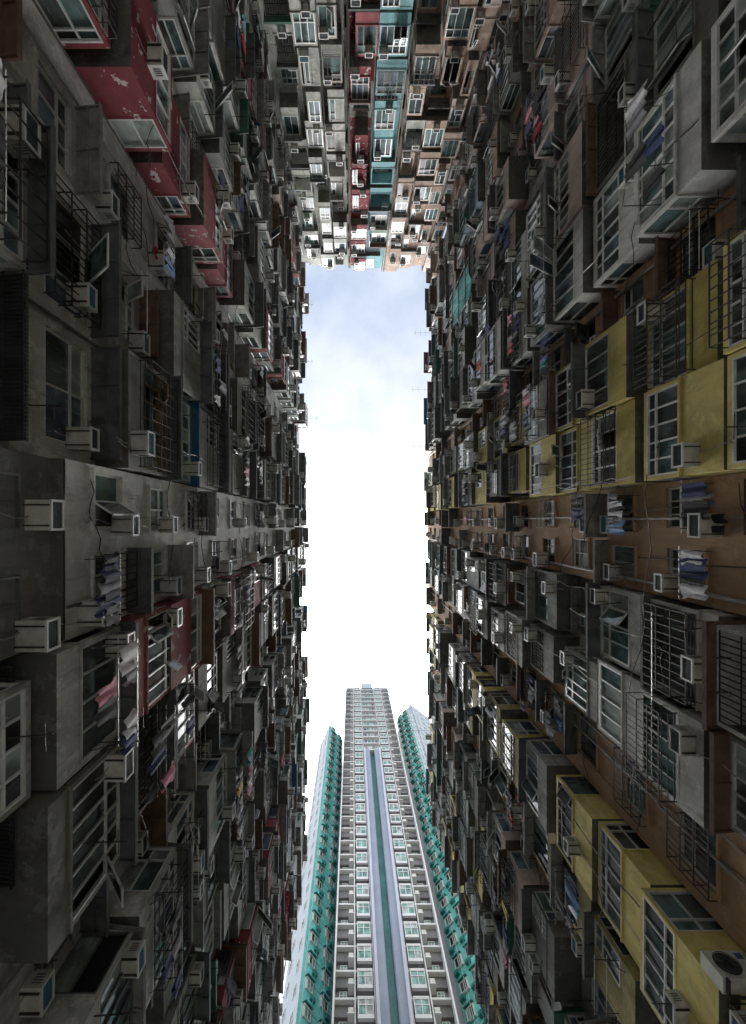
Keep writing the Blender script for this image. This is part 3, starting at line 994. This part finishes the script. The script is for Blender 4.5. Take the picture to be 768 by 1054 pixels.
# ------------------------------------------------------------------ aerials on the roof edges
for i in range(16):
    r = random.Random(100 + i)
    left = i % 2 == 0
    y = -26 + 3.4 * i
    fr = LF if left else RF
    if not left and y > 30:
        continue
    m = MB()
    z = 53.8 + CAMZ
    b = V(fr.p(y, .05, z - .4))
    L = r.uniform(.5, 1.3)
    m.tube([b, b + fr.d * .02 + V((0, 0, 1.6))], .02, 'iron', 5)
    m.tube([b + V((0, 0, 1.2)), b + V((0, 0, 1.25)) + fr.d * (1.1 + L)], .014, 'iron', 5)
    for s in (.3, .6, .9):
        m.tube([b + V((0, -.35, 1.22)) + fr.d * (1.1 + L) * s, b + V((0, .35, 1.22)) + fr.d * (1.1 + L) * s], .009, 'iron', 4)
    tag(m.build('roof_aerial', None), 'thin dark aerial over the %s roof edge against the sky, %s from photo top' % ('left' if left else 'right', NTH[i // 2]), 'aerial', 'aerials on the roof edges')

# ------------------------------------------------------------------ the tower beyond the open end
simple('tower_white', (0.66, 0.66, 0.655), 0.6, 0, .06, .6)
simple('tower_grey', (0.17, 0.165, 0.17), 0.7, 0, .25, .35)
simple('tower_lavender', (0.50, 0.51, 0.60), 0.55, 0, .06, .5)
simple('tower_blue', (0.27, 0.31, 0.39), 0.55, 0, .08, .5)
simple('tower_green', (0.04, 0.19, 0.18), 0.35, 0, .25, .5)
simple('tower_pale', (0.40, 0.45, 0.49), 0.7, 0, .08, .4)
simple('tower_sill', (0.60, 0.60, 0.56), 0.6, 0, .08, .4)
glassy('pane_green', (0.20, 0.38, 0.33), 0.08, .5)
TY, TH, TF, TC = 49.0, 134.0, 2.9, 4.15
TFR = Frame((0, TY, CAMZ), (1, 0, 0), (0, -1, 0))
tower = empty('residential_tower', (TC, TY + 6, 0), 'tall white and grey residential tower with dark green central strip', 'tower')
core = MB()
core.box(TFR, -2.0, 10.3, -14, -.9, -CAMZ, TH, 'tower_grey')
core.box(TFR, 1.2, 7.1, -10, -1.0, TH, TH + 3.0, 'tower_pale')
core.box(TFR, 2.6, 5.7, -8, -1.3, TH + 3.0, TH + 5.0, 'tower_pale')
core.box(TFR, -2.0, .9, -4, -.3, TH + .001, TH + 2.2, 'tower_pale')
core.box(TFR, 7.3, 10.3, -4, -.3, TH + .001, TH + 2.2, 'tower_pale')
core.box(TFR, 2.5, 5.8, -4, .1, TH + .2, TH + 4.2, 'tower_pale')
core.build('wall', tower)
tp = MB()
zs0 = 97.5
for sgn in (-1, 1):
    def X(d):
        return TC + sgn * d

    def bx(m, d0, d1, n0, n1, z0, z1, mat):
        a, b = sorted((X(d0), X(d1)))
        m.box(TFR, a, b, n0, n1, z0, z1, mat)
    pil = MB()
    bx(pil, 1.42, 1.75, -.9, .85, -CAMZ, zs0, 'tower_lavender')
    bx(pil, .551, 1.419, -.9, .45, -CAMZ, zs0, 'tower_blue')
    bx(pil, .45, .55, -.9, .30, -CAMZ, zs0, 'tower_blue')
    pil.build('pilaster', tower)
    fins = MB()
    for d0, d1, n in ((1.78, 1.92, .25), (3.82, 3.97, .18), (6.0, 6.17, .45)):
        bx(fins, d0, d1, -.9, n, -CAMZ, TH + .8, 'tower_white')
    fins.build('white_fin', tower)
    nfl = int((TH + CAMZ) / TF)
    for k in range(nfl + 1):
        z = TH - TF * k
        bands = MB()
        bx(bands, 1.93, 3.81, -.9, .02, z - .16, z, 'tower_white')
        bx(bands, 3.98, 5.99, -.9, .02, z - .2, z, 'tower_white')
        bx(bands, 4.0, 5.98, -.9, -.55, z - 1.35, z - .21, 'tower_grey')
        bands.build('floor_band', tower)
    # bay windows and little square windows
    for k in range(nfl):
        z = TH - TF * (k + 1)
        if z < 30:
            continue
        rr = random.Random(k * 3 + (sgn > 0))
        b, f, p = MB(), MB(), MB()
        a, e = sorted((X(2.0), X(3.65)))
        b.box(TFR, a, e, -.9, .55, z + .45, z + .75, 'tower_white')
        b.box(TFR, a + .01, e - .01, -.9, .53, z + .15, z + .449, 'tower_grey')
        b.box(TFR, a, e, -.9, .55, z + 2.35, z + 2.55, 'tower_white')
        pl = ['pane_green', 'pane_tower', 'pane_pale', 'pane_green']
        window(Frame(TFR.p(0, .5, 0), TFR.a, TFR.d), f, p, a + .03, e - .03, z + .75, z + 2.35, 2, rr, 'frame_white', 1, .62, 0, pl, .09)
        for s2, aa in ((-1, a + .05), (1, e - .05)):
            window(TFR.side(aa, 0, 0, s2), f, p, -.8, .46, z + .75, z + 2.35, 1, rr, 'frame_white', 1, .62, 0, pl, .08)
        # AC ledge beside the bay
        a2, e2 = sorted((X(3.99), X(4.65)))
        b.box(TFR, a2, e2, -.9, .35, z + 1.1, z + 1.2, 'tower_white')
        if rr.random() < .8:
            b.box(TFR, a2 + .06, e2 - .06, -.5, .25, z + 1.2, z + 1.75, 'ac_case_pale')
        bo = b.build('bay_window', tower)
        f.build('window_frame', bo); p.build('window_pane', bo)
        f, p = MB(), MB()
        a, e = sorted((X(4.75), X(5.55)))
        window(Frame(TFR.p(0, -.85, 0), TFR.a, TFR.d), f, p, a, e, z + .5, z + 1.4, 2, rr, 'frame_white', 1, .6, 0, pl, .08)
        wo = f.build('window', tower); p.build('window_pane', wo)
st = MB()
st.box(TFR, TC - .44, TC + .44, -1.6, -.6, -CAMZ, zs0, 'tower_green')
st.build('green_strip', tower)
for k in range(int(zs0 / TF)):
    pass
cg = MB()
z = zs0
while z < TH:
    cg.box(TFR, TC - 1.77, TC + 1.77, -.9, .35, z - .15, z + .12, 'tower_white')
    cg.box(TFR, TC - 1.6, TC + 1.6, -.9, -.1, z + .121, z + .75, 'tower_blue')
    z += TF
cg.build('central_balcony', tower)
f, p = MB(), MB()
rr = random.Random(5)
z = zs0
while z < TH - 1:
    window(Frame(TFR.p(0, -.12, 0), TFR.a, TFR.d), f, p, TC - 1.6, TC + 1.6, z + .75, z + 2.6, 4, rr, 'frame_white', 1, None, 0, ['pane_tower', 'pane_blue', 'pane_pale'], .09)
    z += TF
wo = f.build('central_glazing', tower); p.build('window_pane', wo)


simple('net_hood', (0.03, 0.20, 0.18), 0.6, 0, .3, .8)

# angled wings wrapped in green scaffold netting
def net_material():
    m, nt, bs, out = new_mat('scaffold_net')
    g = N(nt, 'ShaderNodeNewGeometry').outputs['Position']
    a = noise(nt, g, .5, 4, .6)
    x = mixc(nt, ramp(nt, a, .3, .7), (0.10, 0.70, 0.64, 1), (0.28, 0.90, 0.84, 1))
    nt.links.new(x, bs.inputs['Base Color'])
    bs.inputs['Roughness'].default_value = .8
    tr = N(nt, 'ShaderNodeBsdfTransparent')
    mx = N(nt, 'ShaderNodeMixShader')
    b = noise(nt, g, 1.3, 3, .6)
    nt.links.new(ramp(nt, b, .45, .75, (.62,) * 3 + (1,), (.92,) * 3 + (1,)), mx.inputs[0])
    nt.links.new(tr.outputs[0], mx.inputs[1])
    nt.links.new(bs.outputs[0], mx.inputs[2])
    nt.links.new(mx.outputs[0], out.inputs['Surface'])


net_material()


def wing(label, p_in, p_ridge, p_out, H, net_out, netlabel):
    """an angled wing: two faces meeting at a near ridge; netting over the inner face (and outer if net_out)"""
    t = empty('tower_wing', (p_ridge[0], p_ridge[1], 0), label, 'tower')
    faces = []
    for a, b in ((p_in, p_ridge), (p_ridge, p_out)):
        A, B = V((a[0], a[1], 0)), V((b[0], b[1], 0))
        al = (B - A).normalized()
        n = V((al.y, -al.x, 0))
        if n.y > 0:
            n = -n
        faces.append((Frame((A.x, A.y, CAMZ), al, n), (B - A).length))
    w, back = MB(), V((0, 9, 0))
    pts = [p_in, p_ridge, p_out]
    back_pts = [(p_out[0], p_out[1] + 9), (p_in[0], p_in[1] + 9)]
    loop = pts + back_pts
    n = len(loop)
    area2 = sum(loop[i][0] * loop[(i + 1) % n][1] - loop[(i + 1) % n][0] * loop[i][1] for i in range(n))
    for i in range(n):
        a, b = loop[i], loop[(i + 1) % n]
        w.quad([(a[0], a[1], 0), (b[0], b[1], 0), (b[0], b[1], H + CAMZ), (a[0], a[1], H + CAMZ)],
               'tower_pale' if i != 0 else 'tower_sill', area2 < 0)
    w.quad([(a[0], a[1], H + CAMZ) for a in loop], 'tower_pale', area2 < 0)
    w.build('wall', t)
    rr = random.Random(int(H))
    for fi, (fr, L) in enumerate(faces):
        k = 0
        while H - TF * (k + 1) > 28:
            z = H - TF * (k + 1)
            f, p = MB(), MB()
            nw = 2 if L > 3.2 else 1
            for j in range(nw):
                c = L * (j + .5) / nw
                window(Frame(fr.p(0, .03 if fi else .34, 0), fr.a, fr.d), f, p, c - .55, c + .55, z + .9, z + 2.1, 2, rr, 'frame_white', 1, None, 0, ['pane_dark', 'pane_black', 'pane_tower'], .08)
                if fi == 0:
                    f.box(fr, c - .95, c - .25, .02, .5, z + .25, z + .72, 'net_hood')
                    f.box(fr, c - .62, c + .62, .0, .30, z + .84, z + 2.16, 'tower_sill')
                    f.box(fr, c - .7, c + .7, .0, .55, z + 2.25, z + 2.32, 'net_hood')
            o = f.build('window', t); p.build('window_pane', o)
            k += 1
    nfs = faces if net_out else faces[:1]
    m = MB()
    for fr, L in nfs:
        nx, nz = 8, int(H / 1.45)
        idx = {}
        r2 = random.Random(3)
        for i in range(nx + 1):
            for j in range(nz + 1):
                bul = (.10 + .10 * math.sin(math.pi * ((j * 1.45 / TF) % 1.0)) * (1 if 0 < i < nx else .0) + r2.uniform(-.05, .05))
                idx[i, j] = len(m.v)
                m.v.append(fr.p(-.02 + (L + .04) * i / nx, bul, -1 + (H + 1.6) * j / nz))
        for i in range(nx):
            for j in range(nz):
                q = (idx[i, j], idx[i + 1, j], idx[i + 1, j + 1], idx[i, j + 1])
                m.f.append(q); m.m.append(m.mi('scaffold_net'))
    no = tag(m.build('scaffold_net', None, smooth=True), netlabel, 'scaffold net')
    poles = MB()
    for fr, L in nfs:
        for i in range(4):
            a = .1 + (L - .2) * i / 3
            poles.tube([fr.p(a, .5, -CAMZ), fr.p(a, .5, H + 1.8)], .05, 'tower_pale' if i % 2 else 'tower_green', 5)
        z = 20
        while z < H:
            poles.tube([fr.p(0, .54, z), fr.p(L, .54, z)], .03, 'tower_green', 4)
            z += TF
    poles.build('scaffold_pole', no)
    return t


wing('pale grey tower wing angled out left of the main tower behind netting', (-2.6, 56.0), (-5.9, 51.8), (-8.4, 57.5), 117.0, False,
     'teal green scaffold netting down the left wing of the tower')
wing('pale tower wing angled out right of the main tower behind netting', (12.5, 54.9), (15.2, 52.0), (17.2, 54.5), 127.0, False,
     'teal green scaffold netting down the right wing of the tower')
# a plain pale block behind on the far right
bk = empty('residential_tower', (20, 60, 0), 'pale blue grey tower peeping out behind the right netted wing', 'tower')
m = MB()
BF = Frame((17.2, 54.2, CAMZ), V((1, .75, 0)).normalized(), V((.75, -1, 0)).normalized())
m.box(BF, 0, 7, -7, 0, -CAMZ, 136, 'tower_pale')
m.build('wall', bk)
for k in range(30):
    z = 132 - TF * k
    f, p = MB(), MB()
    for c in (1.2, 3.2, 5.2):
        window(Frame(BF.p(0, .03, 0), BF.a, BF.d), f, p, c - .6, c + .6, z, z + 1.3, 2, RND, 'frame_white', 1, None, 0, ['pane_tower', 'pane_dark'], .08)
    o = f.build('window', bk); p.build('window_pane', o)

# green netting hung over two upper bays of the right facade
m = MB()
nf = Frame((0, 0, 0), RF.a, RF.d)
idx = {}
r3 = random.Random(9)
for i in range(9):
    for j in range(13):
        idx[i, j] = len(m.v)
        sag = .12 * math.sin(i * .9) + r3.uniform(-.06, .06)
        m.v.append(RF.p(-17.6 + 2.7 * i / 8, 1.55 + sag, CAMZ + 30.6 + 5.4 * j / 12))
for i in range(8):
    for j in range(12):
        m.f.append((idx[i, j], idx[i + 1, j], idx[i + 1, j + 1], idx[i, j + 1])); m.m.append(m.mi('scaffold_net'))
no = tag(m.build('scaffold_net', None, smooth=True), 'small teal netting hung over upper bays of the right facade', 'scaffold net')
pm = MB()
for i in range(4):
    pm.tube([RF.p(-17.6 + .9 * i, 1.7, CAMZ + 30.3), RF.p(-17.6 + .9 * i, 1.7, CAMZ + 36.3)], .035, 'pipe_iron', 5)
for z in (31, 33, 35):
    pm.tube([RF.p(-17.9, 1.74, CAMZ + z), RF.p(-14.6, 1.74, CAMZ + z)], .03, 'pipe_iron', 5)
pm.build('scaffold_pole', no)

# outdoor condenser with a round fan beside the lowest big yellow bay
CF = Frame((7.75, 9.55, CAMZ + 9.55), (1, 0, 0), (0, -1, 0))
m = MB()
m.box(CF, 0, .85, -.34, 0, 0, .62, 'ac_case_pale')
m.box(CF, .05, .09, -.3, .02, -.09, -.001, 'iron'); m.box(CF, .76, .80, -.3, .02, -.09, -.001, 'iron')
m.box(CF, .05, 1.3, -.32, -.28, -.13, -.091, 'iron')
co_ = tag(m.build('condenser_unit', None), 'cream outdoor condenser with round black fan beside lowest yellow bay', 'condenser')
m = MB()
cx, cz, rr_ = .34, .31, .255
ring = [CF.p(cx + rr_ * math.cos(t * math.pi / 12), .006, cz + rr_ * math.sin(t * math.pi / 12)) for t in range(24)]
m.quad(ring, 'ac_grille', CF.flip)
for q in (.06, .12, .18, .255):
    m.tube([CF.p(cx + q * math.cos(t * math.pi / 12), .03, cz + q * math.sin(t * math.pi / 12)) for t in range(25)], .006, 'iron', 4)
for t in range(8):
    m.tube([CF.p(cx, .028, cz), CF.p(cx + rr_ * math.cos(t * math.pi / 4), .028, cz + rr_ * math.sin(t * math.pi / 4))], .005, 'iron', 4)
for t in range(3):
    t0 = t * 2.094
    m.quad([CF.p(cx, .010, cz), CF.p(cx + .22 * math.cos(t0), .010, cz + .22 * math.sin(t0)), CF.p(cx + .23 * math.cos(t0 + .5), .02, cz + .23 * math.sin(t0 + .5)),
            CF.p(cx + .2 * math.cos(t0 + .9), .022, cz + .2 * math.sin(t0 + .9))], 'frame_dark', CF.flip)
m.build('fan_guard', co_)
m = MB()
m.box(CF, .66, .82, 0, .004, .42, .56, 'canopy_blue', 'k')
m.build('badge', co_)

# ------------------------------------------------------------------ ground
simple('paving', (0.27, 0.265, 0.25), 0.85, 0, .3, 1.5)
simple('asphalt', (0.06, 0.06, 0.06), 0.9, 0, .3, 1.0)
g = MB()
GF = Frame((0, 0, 0), (1, 0, 0), (0, 1, 0))
g.quad([(-600, -600, -.02), (600, -600, -.02), (600, 600, -.02), (-600, 600, -.02)], 'asphalt')
tag(g.build('ground', None, (0, 0, -.02)), 'dark asphalt ground around the blocks', 'ground', None, 'structure')
g = MB()
g.quad([(-6.4, -30, 0), (9.3, -30, 0), (9.3, 40, 0), (-6.4, 40, 0)], 'paving')
tag(g.build('courtyard_paving', None, (0, 0, 0)), 'grey courtyard paving between the apartment blocks', 'ground', None, 'structure')

# ------------------------------------------------------------------ camera
cam = bpy.data.cameras.new('camera')
cam.sensor_fit = 'HORIZONTAL'
cam.sensor_width = 36.0
cam.lens = F_PX / PW * 36.0
cam.clip_end = 3000
cam.clip_start = .05
cam.shift_x = (PW / 2 - ZX) / PW
cam.shift_y = (ZY - PH / 2) / PW
co = bpy.data.objects.new('camera', cam)
COL.objects.link(co)
R = Matrix(((1, 0, 0), (0, -1, 0), (0, 0, -1)))     # right=+X, up=-Y, looking +Z
co.matrix_world = Matrix.Translation((0, 0, CAMZ)) @ R.to_4x4()
SC.camera = co

# ------------------------------------------------------------------ light
GLOW = (52.0, 51.6, 51.0, 1)
SUN_EL, SUN_AZ = 72.0, 3.0      # degrees; azimuth measured from +Y towards +X
wd = bpy.data.worlds.new('World')
SC.world = wd
wd.use_nodes = True
nt = wd.node_tree
nt.nodes.clear()
out = N(nt, 'ShaderNodeOutputWorld')
bg = N(nt, 'ShaderNodeBackground')
sky = N(nt, 'ShaderNodeTexSky', sky_type='NISHITA')
sky.sun_disc = False
sky.sun_elevation = math.radians(SUN_EL)
sky.sun_rotation = math.radians(SUN_AZ)
sky.air_density = 1.0
sky.dust_density = 2.0
tc = N(nt, 'ShaderNodeTexCoord').outputs['Generated']
c1 = noise(nt, tc, 1.7, 6, .55)
cl = ramp(nt, c1, .34, .62, (.86, .86, .86, 1), (.98, .98, .98, 1))
dens = noise(nt, tc, 4.2, 6, .55)
white = mixc(nt, ramp(nt, dens, .36, .64), (1.25, 1.45, 1.8, 1), (2.05, 2.17, 2.35, 1))
x = mixc(nt, cl, sky.outputs[0], white)
# the bright patch of cloud in front of the sun
vm = N(nt, 'ShaderNodeVectorMath', operation='DOT_PRODUCT')
nt.links.new(tc, vm.inputs[0])
el, az = math.radians(SUN_EL), math.radians(SUN_AZ)
vm.inputs[1].default_value = (math.sin(az) * math.cos(el), math.cos(az) * math.cos(el), math.sin(el))
mr = N(nt, 'ShaderNodeMapRange')
nt.links.new(vm.outputs['Value'], mr.inputs[0])
mr.inputs[1].default_value = math.cos(math.radians(31))
mr.inputs[2].default_value = 1.0
gl = N(nt, 'ShaderNodeMath', operation='POWER')
nt.links.new(mr.outputs[0], gl.inputs[0])
gl.inputs[1].default_value = 3.0
# added brightening of the unseen low sky, to light tower and upper walls
sx = N(nt, 'ShaderNodeSeparateXYZ')
nt.links.new(tc, sx.inputs[0])
hz = N(nt, 'ShaderNodeMapRange', interpolation_type='SMOOTHSTEP')
nt.links.new(sx.outputs[2], hz.inputs[0])
hz.inputs[1].default_value = 0.86
hz.inputs[2].default_value = 0.35
hz.inputs[3].default_value = 0.0
hz.inputs[4].default_value = 1.0
x = mixc(nt, hz.outputs[0], x, (4.9, 5.1, 5.4, 1))
br = N(nt, 'ShaderNodeMapRange', interpolation_type='SMOOTHSTEP')
nt.links.new(vm.outputs['Value'], br.inputs[0])
br.inputs[1].default_value = math.cos(math.radians(45))
br.inputs[2].default_value = math.cos(math.radians(22))
br.inputs[3].default_value = 0.0
br.inputs[4].default_value = 1.0
x = mixc(nt, 1.0, x, mixc(nt, br.outputs[0], (0, 0, 0, 1), (.55, .52, .45, 1)), 'ADD')
glow = mixc(nt, gl.outputs[0], (0, 0, 0, 1), GLOW)
x = mixc(nt, 1.0, x, glow, 'ADD')
nt.links.new(x, bg.inputs['Color'])
bg.inputs['Strength'].default_value = 0.10
nt.links.new(bg.outputs[0], out.inputs['Surface'])
sl = bpy.data.lights.new('sun', 'SUN')
sl.energy = 0.5
sl.angle = math.radians(14)
sl.color = (1, .96, .9)
so = bpy.data.objects.new('sun', sl)
COL.objects.link(so)
el, az = math.radians(SUN_EL), math.radians(SUN_AZ)
dirv = V((math.sin(az) * math.cos(el), math.cos(az) * math.cos(el), math.sin(el)))
so.rotation_euler = dirv.to_track_quat('Z', 'Y').to_euler()
so.location = (0, 0, 150)

SC.view_settings.view_transform = 'Standard'
SC.view_settings.look = 'None'
SC.view_settings.exposure = 2.2
SC.view_settings.gamma = 1.0
SC.cycles.max_bounces = 10
SC.cycles.diffuse_bounces = 6
SC.cycles.glossy_bounces = 4
SC.cycles.transparent_max_bounces = 8
SC.cycles.use_denoising = True
for o in bpy.data.objects:
    if '_w' in o:
        del o['_w']
